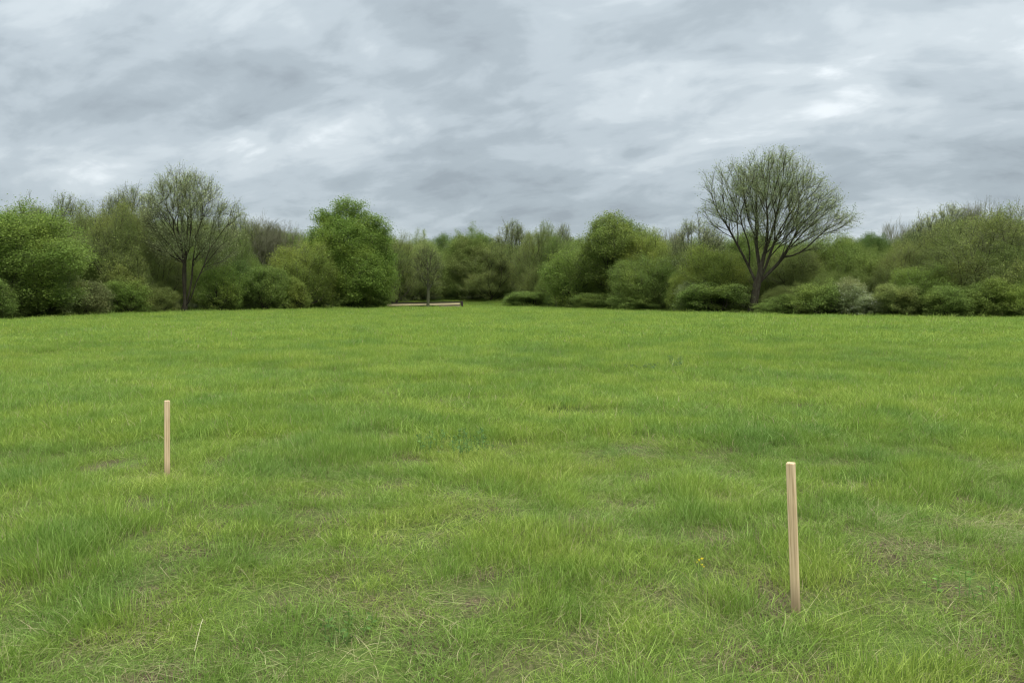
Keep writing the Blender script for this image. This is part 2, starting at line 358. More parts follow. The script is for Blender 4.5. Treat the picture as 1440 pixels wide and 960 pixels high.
def build_grass():
    rng = np.random.default_rng(11)
    P = []
    def add(v, f, a): P.append(raw_mesh('blades', v, f, a, M_GRASS)); return len(P) - 1
    lush, short, straw, mid, far = [], [], [], [], []
    for k in range(7):
        parts = [blades(rng, 240, 0.17, (0.05, 0.165), (0.0018, 0.0038), 0.28, 0.42, bias=0.25, dead=0.04),
                 blades(rng, 60, 0.2, (0.03, 0.09), (0.002, 0.004), 0.6, 0.6, dead=0.25),
                 blades(rng, 6, 0.15, (0.14, 0.23), (0.0016, 0.0026), 0.25, 0.5, bias=0.3, dead=0.15)]
        lush.append(add(*join(parts)))
    for k in range(5):
        parts = [blades(rng, 250, 0.19, (0.025, 0.085), (0.0018, 0.0034), 0.65, 0.8, bias=0.3, dead=0.12),
                 blades(rng, 22, 0.2, (0.06, 0.12), (0.002, 0.0038), 0.8, 1.1, bias=0.4, dead=0.15, flat=0.3)]
        short.append(add(*join(parts)))
    for k in range(4):
        parts = [blades(rng, 80, 0.17, (0.03, 0.12), (0.0015, 0.0034), 1.2, 1.0, bias=0.5, dead=0.92, flat=1.5),
                 blades(rng, 45, 0.18, (0.03, 0.08), (0.002, 0.0036), 0.8, 0.8, dead=0.3)]
        straw.append(add(*join(parts)))
    for k in range(5):
        parts = [blades(rng, 420, 0.46, (0.07, 0.20), (0.004, 0.0075), 0.3, 0.5, bias=0.3, dead=0.04, segs=3, tr=(0.15, 0.93)),
                 blades(rng, 90, 0.46, (0.03, 0.10), (0.004, 0.007), 0.8, 0.7, dead=0.3, segs=3)]
        mid.append(add(*join(parts)))
    for k in range(5):
        parts = [blades(rng, 520, 1.15, (0.07, 0.20), (0.012, 0.022), 0.35, 0.5, bias=0.3, dead=0.02, segs=2, tr=(0.35, 0.85)),
                 blades(rng, 60, 1.1, (0.05, 0.12), (0.012, 0.02), 0.8, 0.7, dead=0.2, segs=2, tr=(0.3, 0.8))]
        far.append(add(*join(parts)))
    pts, rot, scl, idx = [], [], [], []
    STK = [on_ground(1119, 855), on_ground(235, 675)]
    def height(x, y):
        near = np.ones_like(x)
        for sx, sy in STK: near = near - 0.55 * np.exp(-((x - sx) ** 2 + (y - sy + 0.12) ** 2) / 0.22 ** 2)     # trodden where the stakes were driven in
        return near * (0.06 + 0.42 + 1.15 * fbm(x, y, 0.7, 3, 3) ** 1.5 + 0.30 * (fbm(x, y, 5.0, 12, 2) - 0.5))
    def band(y0, y1, dens, margin, pick):
        # the wedge in front of the camera, with a margin at its sides
        x_max = 0.78 * y1 + margin
        n = int(dens * (y1 - y0) * 2 * x_max)
        x = rng.uniform(-x_max, x_max, n); y = rng.uniform(y0, y1, n)
        ok = (np.abs(x) < 0.78 * y + margin) & ((y < edge_dist(x, y) + 0.3) | ((np.abs(x / y + 0.075) < 0.10) & (y < edge_dist(x, y) + 17)))
        x, y = x[ok], y[ok]
        a = (fbm(x, y, 2.2, 21, 2) - 0.5) * 9.0 + rng.normal(0, 0.7, len(x))
        i, s, sz, keep = pick(x, y)
        pts.append(np.stack([x, y, ground_z(x, y)], -1)[keep]); idx.append(i[keep])
        rot.append(np.stack([rng.normal(0, 0.07, len(x)), rng.normal(0, 0.07, len(x)), a], -1)[keep])
        scl.append(np.stack([s, s, sz], -1)[keep])
    def near_pick(x, y):
        n = len(x); b = bareness(x, y); h = height(x, y); r = rng.random(n)
        i = np.where(r < 0.62 * (1 - b) * np.clip(h * 1.5 - 0.6, 0.25, 1.3), rng.choice(lush, n), rng.choice(short, n))
        i = np.where(rng.random(n) < b * 0.55 + 0.01, rng.choice(straw, n), i)
        i = np.where(rng.random(n) < 0.22 * np.clip((5.0 - y) / 2.5, 0, 1), rng.choice(short, n), i)     # shorter and more matted close by
        s = rng.uniform(0.8, 1.25, n); sz = np.clip(h, .35, 1.5) * rng.uniform(0.8, 1.2, n) * (1 - 0.45 * b)
        return i, s, sz, rng.random(n) > b * 0.3
    band(0.2, 9.5, 36, 4.5, near_pick)
    def mid_pick(x, y):
        n = len(x); b = bareness(x, y); h = height(x, y)
        i = np.where(rng.random(n) < b * 0.7, rng.choice(short + straw, n), rng.choice(mid, n))
        s = rng.uniform(0.8, 1.2, n); sz = np.clip(h, .35, 1.6) * rng.uniform(0.85, 1.2, n) * (1 - 0.35 * b)
        return i, s, sz, rng.random(n) > -1
    band(8.0, 24, 8.5, 6, mid_pick)
    def far_pick(x, y):
        n = len(x); h = height(x, y) + 0.5 * (fbm(x, y, 8.0, 41, 2) - 0.5)
        return rng.choice(far, n), rng.uniform(0.8, 1.25, n), np.clip(h, .35, 1.6) * rng.uniform(0.85, 1.2, n), rng.random(n) > -1
    band(21, 97, 2.6, 12, far_pick)
    scatter('grass', np.concatenate(pts), np.concatenate(rot), np.concatenate(scl), np.concatenate(idx), P,
            'long bright green meadow grass covering the whole field')
    print('grass patches', sum(len(p) for p in pts))
    # rough darker grass and brambles between the meadow and the trees
    Q = []
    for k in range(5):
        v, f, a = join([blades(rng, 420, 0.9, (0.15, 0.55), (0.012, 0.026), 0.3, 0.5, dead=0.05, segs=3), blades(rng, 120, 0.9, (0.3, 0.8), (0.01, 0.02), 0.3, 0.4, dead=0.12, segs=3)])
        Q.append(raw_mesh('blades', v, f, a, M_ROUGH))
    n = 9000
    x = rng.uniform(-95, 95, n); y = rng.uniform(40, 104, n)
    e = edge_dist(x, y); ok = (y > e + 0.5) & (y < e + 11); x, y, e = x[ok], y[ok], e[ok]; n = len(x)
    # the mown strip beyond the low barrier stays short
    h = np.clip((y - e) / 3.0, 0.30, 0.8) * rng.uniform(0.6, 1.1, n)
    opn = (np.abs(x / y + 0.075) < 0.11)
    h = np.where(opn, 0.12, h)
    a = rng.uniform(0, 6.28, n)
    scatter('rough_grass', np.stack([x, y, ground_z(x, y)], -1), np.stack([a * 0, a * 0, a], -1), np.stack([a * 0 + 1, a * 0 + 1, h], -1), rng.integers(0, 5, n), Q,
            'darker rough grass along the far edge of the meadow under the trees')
build_grass()

# ------------------------------------------------------------------ trees
def mst(P, n_trunk, bf, up, ppar):
    """join crown points to a trunk: short links, but short ways to the root too. Returns parents"""
    n = len(P); par = np.full(n, -1); path = np.zeros(n)
    for i in range(1, n_trunk):
        par[i] = ppar[i]; path[i] = path[par[i]] + np.linalg.norm(P[i] - P[par[i]])
    done = np.zeros(n, bool); done[:n_trunk] = True
    best = np.full(n, 1e9); bp = np.zeros(n, int)
    def relax(j):
        d = P - P[j]; L_ = np.sqrt((d * d).sum(1)) + 1e-9
        c = L_ * (1 + up * np.maximum(0, -d[:, 2] / L_)) + bf * path[j]
        m = (c < best) & ~done; best[m] = c[m]; bp[m] = j
    for j in range(n_trunk): relax(j)
    for _ in range(n - n_trunk):
        i = int(np.argmin(np.where(done, 1e9, best)))
        par[i] = bp[i]; path[i] = path[bp[i]] + np.linalg.norm(P[i] - P[bp[i]]); done[i] = True; relax(i)
    return par, path
def tubes(A, B, ra, rb, sides):
    d = B - A; L_ = np.linalg.norm(d, axis=1)[:, None] + 1e-9; d = d / L_
    ref = np.where(np.abs(d[:, 2:3]) > 0.9, np.array([[1., 0, 0]]), np.array([[0., 0, 1]]))
    u = np.cross(d, ref); u /= np.linalg.norm(u, axis=1)[:, None]; v = np.cross(d, u)
    n = len(A); V = np.zeros((n, 2 * sides, 3))
    for k in range(sides):
        a = 2 * np.pi * k / sides; o = np.cos(a) * u + np.sin(a) * v
        V[:, k] = A + o * ra[:, None]; V[:, sides + k] = B + d * (rb[:, None] * 0.3) + o * rb[:, None]
    b = (np.arange(n) * 2 * sides)[:, None]
    q = np.concatenate([b + np.array([k, (k + 1) % sides, sides + (k + 1) % sides, sides + k]) for k in range(sides)])
    return V.reshape(-1, 3), [q], {}
def leaf_quads(rng, P, size, aspect=0.6, up=0.5, dirs=None):
    n = len(P)
    nrm = rng.normal(0, 1, (n, 3)); nrm[:, 2] = np.abs(nrm[:, 2]) + up; nrm /= np.linalg.norm(nrm, axis=1)[:, None]
    a = rng.normal(0, 1, (n, 3)) if dirs is None else dirs + rng.normal(0, 0.5, (n, 3))
    a -= (a * nrm).sum(1)[:, None] * nrm; a /= np.linalg.norm(a, axis=1)[:, None] + 1e-9
    b = np.cross(nrm, a)
    s = (size * np.exp(rng.normal(-0.04, 0.24, n)).clip(0.5, 1.5))[:, None]
    V = np.stack([P - a * s * 0.5, P + b * s * aspect * 0.5 + a * s * 0.05, P + a * s * 0.5, P - b * s * aspect * 0.5 + a * s * 0.05], 1)
    q = (np.arange(n) * 4)[:, None] + np.arange(4)
    return V.reshape(-1, 3), [q], {'tint': np.repeat(rng.random(n), 4)}

def sample_crown(rng, ells, n, shell=0.5, lump=0.0):
    vol = np.array([e[3] * e[4] * e[5] for e in ells]); vol = vol ** 0.8; k = rng.choice(len(ells), n, p=vol / vol.sum())
    E = np.array(ells)[k]
    d = rng.normal(0, 1, (n, 3)); d /= np.linalg.norm(d, axis=1)[:, None]
    r = rng.random(n) ** (1 / 3.0); r = np.where(rng.random(n) < shell, 0.8 + 0.2 * r, r)
    az_ = np.arctan2(d[:, 1], d[:, 0])
    r = r * (1 + lump * np.sin(az_ * 3 + k * 1.7 + d[:, 2] * 4) * np.cos(d[:, 2] * 5 + k + az_))
    r = r * (1 + rng.normal(0, 0.06, n) + 0.16 * (rng.random(n) < 0.12) * rng.random(n))
    return E[:, :3] + d * E[:, 3:] * r[:, None]

def make_tree(name, seed, ells, trunk, n_nodes=500, bf=0.35, up=0.5, shell=0.5, lump=0.08, trunk_r=0.25, tip_r=0.012, exp=2.3,
              twigs=4, twig_len=0.6, twig_r=0.008, leaves=20, leaf=0.14, spread=0.35, hang=0.0, leaf_up=0.5, aspect=0.6, streak=False, guides=(), fine=1.75):
    """trunk: list of points from the foot up. returns (wood mesh, leaf mesh)"""
    rng = np.random.default_rng(seed)
    T = []
    tr = np.array(trunk, float)
    for a, b in zip(tr[:-1], tr[1:]):
        m = max(2, int(np.linalg.norm(b - a) / 0.45))
        for k in range(m): T.append(a + (b - a) * k / m)
    T.append(tr[-1]); T = np.array(T); T[1:-1, :2] += rng.normal(0, 0.03, (len(T) - 2, 2))
    ppar = list(range(-1, len(T) - 1)); foot = len(T) - 1
    for gl in guides:                # main stems laid out by hand, each from the fork outwards
        last = foot if gl[0] is None else int(np.argmin([np.linalg.norm(q - np.array(gl[0])) for q in T])); q0 = T[last]; gl = [np.array(q, float) for q in gl[1:]]
        for q in gl:
            m = max(1, int(np.linalg.norm(q - q0) / 0.5)); add = [q0 + (q - q0) * (k + 1) / m + rng.normal(0, 0.07, 3) for k in range(m)]
            for a in add: T = np.vstack([T, a]); ppar.append(last); last = len(T) - 1
            q0 = q
    nt_ = len(T)
    S = sample_crown(rng, ells, n_nodes, shell, lump)
    S = S[S[:, 2] > 0.35]
    P = np.concatenate([T, S]); par, path = mst(P, nt_, bf, up, ppar)
    n = len(P)
    # radii by the pipe model, deepest first
    order = np.argsort(-path); acc = np.zeros(n); kids = np.zeros(n, int); main = np.full(n, -1); mr = np.zeros(n)
    rad = np.zeros(n)
    for i in order:
        rad[i] = max(acc[i], tip_r ** exp) ** (1 / exp)
        p = par[i]
        if p >= 0:
            acc[p] += rad[i] ** exp; kids[p] += 1
            if rad[i] > mr[p]: mr[p] = rad[i]; main[p] = i
    sc = trunk_r / rad[0]; f = (rad - tip_r) / max(rad[0] - tip_r, 1e-6); rad = tip_r + (rad - tip_r) * (1 + (sc - 1) * f)
    rad = np.maximum(rad, tip_r)
    for _ in range(3):
        Q = P.copy(); m = (main >= 0) & (par >= 0)
        Q[m] = 0.5 * P[m] + 0.25 * P[par[m]] + 0.25 * P[main[m]]; P = Q
    e = np.where(par >= 0)[0]; A, B = P[par[e]], P[e]; rb = rad[e]; ra = np.minimum(rad[par[e]], rb * 1.35)
    big = rb > 0.07
    W = [tubes(A[big], B[big], ra[big], rb[big], 8), tubes(A[~big], B[~big], ra[~big], rb[~big], 4)]
    # root flare
    fl = np.array([[P[0][0], P[0][1], -0.15]]); W.append(tubes(fl, P[0:1] + [[0, 0, 0.5]], np.array([rad[0] * 1.5]), np.array([rad[0] * 1.0]), 8))
    cen = np.array([np.average([q[0] for q in ells]), 0, min(q[2] - q[5] for q in ells)])
    src = np.where((rad < tip_r * fine) & (np.arange(n) >= nt_))[0]
    ends = P[src]; edir = P[src] - P[np.maximum(par[src], 0)]; edir /= np.linalg.norm(edir, axis=1)[:, None] + 1e-9
    if twigs:
        k = np.repeat(np.arange(len(src)), twigs)
        o = ends - cen; o /= np.linalg.norm(o, axis=1)[:, None]
        d = edir[k] * 0.6 + o[k] * 0.6 + rng.normal(0, 0.5, (len(k), 3)) + [0, 0, 0.3 - hang]; d /= np.linalg.norm(d, axis=1)[:, None]
        l = twig_len * rng.uniform(0.4, 1.3, len(k)); st = ends[k] - edir[k] * (rng.random(len(k)) * 0.35)[:, None]
        en = st + d * l[:, None]; TW = []; TW.append(tubes(st, en, np.full(len(k), twig_r), np.full(len(k), twig_r * 0.55), 3))
        k2 = np.repeat(np.arange(len(k)), 2); t = rng.uniform(0.3, 0.8, len(k2))[:, None]
        st2 = st[k2] * (1 - t) + en[k2] * t; d2 = d[k2] + rng.normal(0, 0.5, (len(k2), 3)); d2 /= np.linalg.norm(d2, axis=1)[:, None]
        en2 = st2 + d2 * (l[k2] * 0.55)[:, None]; TW.append(tubes(st2, en2, np.full(len(k2), twig_r * 0.75), np.full(len(k2), twig_r * 0.5), 3))
        tipP = np.concatenate([en, en2]); tipD = np.concatenate([d, d2])
    else:
        tipP, tipD = ends, edir
    nw = sum(len(f) for q in W for f in q[1])
    wood = raw_mesh(name + '_wood', *join(W + TW)[:2], None, M_BARK)
    wood.materials.append(M_FINE); mi = np.zeros(len(wood.polygons), np.int32); mi[nw:] = 1; wood.polygons.foreach_set('material_index', mi)
    lm = None
    if leaves:
        k = rng.integers(0, len(tipP), int(leaves * len(src)))
        if streak:
            c = tipP[k] + tipD[k] * rng.uniform(-0.6, 0.4, (len(k), 1)) * spread + rng.normal(0, 0.3 * spread, (len(k), 3)) * [1, 1, 1.6]
            lq = leaf_quads(rng, c, leaf, aspect, leaf_up, tipD[k] + [0, 0, 0.4])
        else:
            c = tipP[k] + rng.normal(0, spread, (len(k), 3)) * [1, 1, 0.7]
            lq = leaf_quads(rng, c, leaf, aspect, leaf_up)
        v, f_, a_ = lq; keep = v.reshape(-1, 4, 3)[:, :, 2].min(1) > 0.02
        v = v.reshape(-1, 4, 3)[keep].reshape(-1, 3); f_ = [np.arange(len(v)).reshape(-1, 4)]; a_ = {'tint': a_['tint'].reshape(-1, 4)[keep].ravel()}
        lm = raw_mesh(name + '_leaves', v, f_, a_, M_LEAF)
    return wood, lm

def bounds(me):
    co = np.zeros(len(me.vertices) * 3, np.float32); me.vertices.foreach_get('co', co); co = co.reshape(-1, 3)
    return np.percentile(co, 1.0, axis=0), np.percentile(co, 99.5, axis=0)

PR = {}          # prototypes: wood, leaves, centre x, width, height
def proto(key, *a, **k):
    wd, lf = make_tree(key, *a, **k); lo, hi = bounds(lf if lf else wd)
    PR[key] = (wd, lf, (lo[0] + hi[0]) / 2, hi[0] - lo[0], hi[2])

def lobes(rng, H, Wd, base, n, big=0.55, flatten=0.8):
    """a crown of n overlapping lobes inside a dome H high and Wd wide whose foliage starts at base"""
    E = [(0, 0, base + (H - base) * 0.48, Wd * 0.36, Wd * 0.34, (H - base) * 0.42)]
    for k in range(n):
        t = rng.uniform(0.0, 1.0); a = rng.uniform(0, 2 * np.pi)
        z = base + (H - base) * (0.15 + 0.68 * t); rr = Wd * 0.5 * math.sqrt(max(0.04, 1 - (abs(t - 0.35) / 0.72) ** 2)) * rng.uniform(0.55, 0.8)
        s = Wd * 0.5 * rng.uniform(0.28, 0.42)
        E.append((rr * math.cos(a), rr * math.sin(a), z, s, s, s * flatten))
    return E

def build_protos():
    rng = np.random.default_rng(5)
    for i in range(4):           # leafy broadleaf trees
        proto('dense%d' % i, 100 + i, lobes(rng, 11, 9, 0.8, 16), [(0, 0, 0), (0.1, 0, 3.0), (0.0, 0.1, 6.0)], n_nodes=850, bf=0.3, shell=0.72, lump=0.24,
              trunk_r=0.22, twigs=4, twig_len=0.7, leaves=150, leaf=0.10, spread=0.30, aspect=0.8)
    for i in range(4):           # sallows and willows, foliage to the ground
        proto('willow%d' % i, 200 + i, lobes(rng, 10, 9, 0.3, 12, flatten=1.3), [(0, 0, 0), (0.2, 0.1, 1.2)], n_nodes=850, bf=0.55, up=1.5, shell=0.6, lump=0.2,
              trunk_r=0.22, twigs=6, twig_len=0.9, leaves=110, leaf=0.10, spread=0.45, aspect=0.5, streak=True, leaf_up=0.1)
    for i in range(3):           # low wide trees whose branches come down to the grass
        proto('low%d' % i, 250 + i, lobes(rng, 6.5, 8, 0.2, 14, flatten=1.25), [(0, 0, 0), (0.1, 0.1, 1.2), (0, 0, 2.4)], n_nodes=800, bf=0.45, up=1.0, shell=0.65, lump=0.2,
              trunk_r=0.18, twigs=5, twig_len=0.6, leaves=110, leaf=0.105, spread=0.32, aspect=0.65, leaf_up=0.4)
    for i in range(3):           # half open crowns with their limbs showing
        proto('lacy%d' % i, 300 + i, lobes(rng, 12, 8, 3.5, 9), [(0, 0, 0), (0.1, 0, 3.0)], n_nodes=650, bf=0.5, up=1.0, shell=0.55, lump=0.10,
              trunk_r=0.2, tip_r=0.016, twigs=6, twig_len=0.8, leaves=30, leaf=0.11, spread=0.18, aspect=0.7)
    for i in range(2):           # trees still bare
        proto('bare%d' % i, 400 + i, lobes(rng, 12, 7, 3.0, 6, flatten=1.4), [(0, 0, 0), (0.1, 0, 3.0)], n_nodes=600, bf=0.6, up=1.5, shell=0.4, lump=0.05,
              trunk_r=0.17, tip_r=0.016, twigs=6, twig_len=1.1, twig_r=0.008, leaves=4, leaf=0.07, spread=0.12)
    for i in range(4):           # bushes
        proto('bush%d' % i, 500 + i, lobes(rng, 4, 5, 0.1, 10, flatten=1.25), [(0, 0, 0), (0.05, 0, 0.5)], n_nodes=420, bf=0.5, up=1.0, shell=0.6, lump=0.25,
              trunk_r=0.09, tip_r=0.01, twigs=3, twig_len=0.4, leaves=80, leaf=0.095, spread=0.20, aspect=0.75)
    # thin young tree standing alone
    proto('sapling', 601, [(0, 0, 5.0, 1.5, 1.4, 2.0), (0.3, 0, 3.6, 1.1, 1.1, 1.2), (-0.2, 0, 6.2, 0.9, 0.9, 1.0)], [(0, 0, 0), (0.05, 0, 2.6), (0, 0, 5.0)], n_nodes=350, bf=0.5, up=1.5, shell=0.4,
          trunk_r=0.16, tip_r=0.012, twigs=5, twig_len=0.6, twig_r=0.005, leaves=16, leaf=0.085, spread=0.15)
build_protos()

TREES = bpy.data.objects
def plant(name, key, px, top, wpx, off, color, label, cat, group, rot=0.0, bark=None):
    """a thing that stands off metres beyond the meadow's edge in the direction of px, its top at height top and wpx wide in the photograph"""
    wd, lf, cx, Wm, Hm = PR[key]
    Y = edge_px(px) + off; p = at(px, top, Y); H = p.z; Wt = wpx * 1.12 / F * Y
    g = float(ground_z(p.x, Y))
    root = bpy.data.objects.new(name, None); C.objects.link(root); root.location = (p.x, Y, g); root.empty_display_size = 0.3
    sx = Wt / Wm; sz = (H - g) / Hm
    root.rotation_euler = (0, 0, rot); root.scale = (sx, sx, sz)
    tag(root, label, cat, group)
    t = obj('trunk', wd, root)
    if bark:
        for ms in t.material_slots: ms.link = 'OBJECT'; ms.material = M_TWIG
        t.color = (*bark, 1)
    if lf:
        c = obj('crown' if cat == 'tree' else 'foliage', lf, root); c.color = (*color, 1)
    return root

# foliage colours
G_BRIGHT = (0.185, 0.270, 0.060); G_MID = (0.170, 0.245, 0.060); G_YEL = (0.225, 0.290, 0.066); G_PALE = (0.260, 0.325, 0.125)
G_OLIVE = (0.200, 0.255, 0.076); G_BROWN = (0.195, 0.228, 0.092); G_DARK = (0.120, 0.190, 0.052); G_GREY = (0.245, 0.295, 0.135)
TW_GREY = (0.165, 0.170, 0.105); TW_BROWN = (0.085, 0.090, 0.052)

def build_hero():
    """the big open-crowned tree: stems that fan out from a low fork"""
    Y = edge_px(1065) + 3.4; m = Y / F
    def e(px, py, rx, ry, yo=0.0, ryd=None):   # ellipse of the crown, from the photograph's proportions, in metres at the tree's distance
        return ((px - 1063) * m, yo, at(px, py, Y).z, rx * m, (ryd or rx) * m * 0.9, ry * m)
    E = [e(1025, 275, 38, 42), e(1060, 250, 32, 32), e(1095, 252, 40, 36), e(1128, 285, 36, 34), e(1150, 312, 38, 20), e(1180, 310, 22, 14), e(1008, 300, 24, 26),
         e(1075, 300, 60, 45), e(1075, 262, 40, 34, -2.5), e(1075, 270, 45, 36, 2.5), e(1110, 330, 50, 25), e(1120, 300, 40, 36, -2.0)]
    def gp(pts, dep, start=None):       # a limb read off the photograph's 1329 px wide detail, leaning dep metres towards or away
        out = [None]; n_ = len(pts)
        if start: q_ = at(920 + start[0] * 0.2709, 200 + start[1] * 0.2709, Y); out = [(q_.x - (1063 - 720) / F * Y, 0, q_.z)]
        for i_, (a_, b_) in enumerate(pts):
            yo = dep * ((i_ + 1) / n_) ** 0.8; q_ = at(920 + a_ * 0.2709, 200 + b_ * 0.2709, Y + yo); out.append((q_.x - (1063 - 720) / F * Y, yo, q_.z))
        return out
    GL = [gp([(500, 650), (470, 590), (420, 490), (350, 390), (300, 330), (250, 290)], 0.8),
          gp([(552, 660), (575, 580), (582, 470), (585, 350), (575, 230), (545, 120)], -0.8),
          gp([(565, 690), (610, 560), (660, 440), (720, 340), (780, 260), (830, 190)], -1.6),
          gp([(570, 700), (640, 630), (760, 570), (830, 520), (850, 470), (930, 430), (1030, 400)], -0.3),
          gp([(500, 540), (455, 430), (425, 340), (380, 250), (345, 180)], -1.8, (490, 620)),
          gp([(528, 520), (480, 380), (465, 250), (475, 110)], 1.8, (548, 650)),
          gp([(600, 500), (630, 400), (655, 290), (640, 180), (660, 80)], 1.2, (575, 580)),
          gp([(690, 490), (760, 410), (810, 370), (880, 310)], 1.8, (605, 580)),
          gp([(440, 560), (380, 535)], 1.5, (475, 600)), gp([(650, 725), (700, 770)], -1.5, (560, 720)),
          gp([(535, 400), (530, 280), (560, 150)], 2.6, (515, 480))]
    proto('hero', 77, E, [(-0.3, 0, 0), (-0.2, 0, 1.2), (0.0, 0, 2.3)], guides=GL, n_nodes=1500, bf=0.62, up=1.6, shell=0.45, lump=0.07, trunk_r=0.31, tip_r=0.011, fine=2.6, exp=2.15,
          twigs=5, twig_len=0.7, twig_r=0.006, leaves=24, leaf=0.08, spread=0.13, aspect=0.7)
    wd, lf = PR['hero'][:2]
    x = (1063 - 720) / F * Y
    root = bpy.data.objects.new('spreading_tree', None); C.objects.link(root); root.location = (x, Y, float(ground_z(x, Y)))
    tag(root, 'tallest tree, open fan of dark limbs with sparse pale leaves against the sky', 'tree', 'trees along the edge of the meadow')
    obj('trunk', wd, root); c = obj('crown', lf, root); c.color = (0.27, 0.34, 0.16, 1)
def build_special():
    def shape(key, name, px0, off, ells, trunk, color, label, **kw):
        Y = edge_px(px0) + off; m = Y / F; wk = 1.18 if key == 'tall' else 1.0
        E = [((q[0] - px0) * m * wk, (q[4] if len(q) > 4 else 0) , at(q[0], q[1], Y).z, q[2] * m, q[2] * m * 0.9, q[3] * m) for q in ells]
        G_ = []
        for pts, dep in kw.pop('gl', ()):
            o_ = [None]
            for i_, (a_, b_) in enumerate(pts):
                yo = dep * (i_ + 1) / len(pts); q_ = at(a_, b_, Y + yo); o_.append((q_.x - (px0 - 720) / F * Y, yo, q_.z))
            G_.append(o_)
        proto(key, kw.pop('seed'), E, trunk, guides=G_, **kw)
        wd, lf = PR[key][:2]; x = (px0 - 720) / F * Y
        root = bpy.data.objects.new(name, None); C.objects.link(root); root.location = (x, Y, float(ground_z(x, Y)))
        tag(root, label, 'tree', 'trees along the edge of the meadow')
        obj('trunk', wd, root); c = obj('crown', lf, root); c.color = (*color, 1)
    # tall airy tree on the left
    shape('tall', 'airy_tree', 266, 3, [(262, 262, 28, 20), (245, 285, 28, 22), (285, 285, 30, 24), (312, 305, 20, 16), (228, 305, 16, 20), (262, 315, 50, 26), (225, 335, 24, 20), (310, 335, 24, 18), (300, 355, 22, 20), (262, 345, 40, 24), (268, 262, 24, 18, 1.5), (268, 290, 34, 26, -2.0)],
          [(-0.35, 0, 0), (-0.3, 0, 0.4)], (0.31, 0.38, 0.18), 'tall airy tree on the left with pale feathery leaves and two dark stems', seed=71, gl=[([(259, 405), (258, 370), (254, 335), (240, 300), (225, 280)], -0.8), ([(261, 400), (262, 360), (264, 320), (262, 285), (260, 255)], 0.9), ([(266, 425), (269, 395), (273, 350), (282, 315), (296, 285)], 0.4), ([(267, 428), (272, 405), (280, 385), (296, 365), (318, 330)], -1.2), ([(262, 380), (258, 330), (246, 270)], 1.8)], n_nodes=1000, bf=0.55, up=1.5, shell=0.5, lump=0.08,
          trunk_r=0.22, tip_r=0.010, fine=2.2, twigs=6, twig_len=0.7, twig_r=0.007, leaves=22, leaf=0.08, spread=0.18, aspect=0.7)
    # the bright green tree with the notched top
    shape('oak', 'broadleaf_tree', 492, 3, [(488, 298, 17, 12), (462, 311, 12, 10), (526, 326, 15, 16), (540, 348, 13, 22), (490, 345, 44, 30), (470, 370, 32, 28), (515, 380, 36, 34), (495, 405, 46, 26), (530, 400, 24, 30), (476, 318, 18, 12), (503, 300, 12, 11), (508, 322, 20, 16), (450, 345, 18, 16), (460, 400, 20, 26), (490, 350, 34, 30, -2.0), (510, 390, 34, 30, -2.5)],
          [(0, 0, 0), (0.1, 0, 2.5), (0, 0.1, 5.5)], (0.175, 0.265, 0.054), 'large bright green leafy tree left of the low pale barrier', seed=72, n_nodes=1900, bf=0.3, up=0.6, shell=0.7, lump=0.22,
          trunk_r=0.3, twigs=4, twig_len=0.6, leaves=125, leaf=0.105, spread=0.27, aspect=0.8)
    # rounded tree with the lacy top
    shape('laceoak', 'round_topped_tree', 862, 5, [(858, 322, 28, 16), (842, 335, 16, 14), (885, 335, 22, 16), (860, 350, 36, 22), (860, 380, 34, 26), (836, 375, 26, 24), (888, 372, 26, 26), (905, 345, 12, 14), (860, 345, 28, 22, -2.0)],
          [(0, 0, 0), (-0.1, 0, 3.0), (0.0, 0.1, 6.0)], (0.190, 0.255, 0.060), 'round topped green tree standing above its neighbours near the middle', seed=73, n_nodes=1300, bf=0.4, up=0.8, shell=0.6, lump=0.10,
          trunk_r=0.26, twigs=5, twig_len=0.6, leaves=75, leaf=0.10, spread=0.27, aspect=0.8)
build_hero(); build_special()

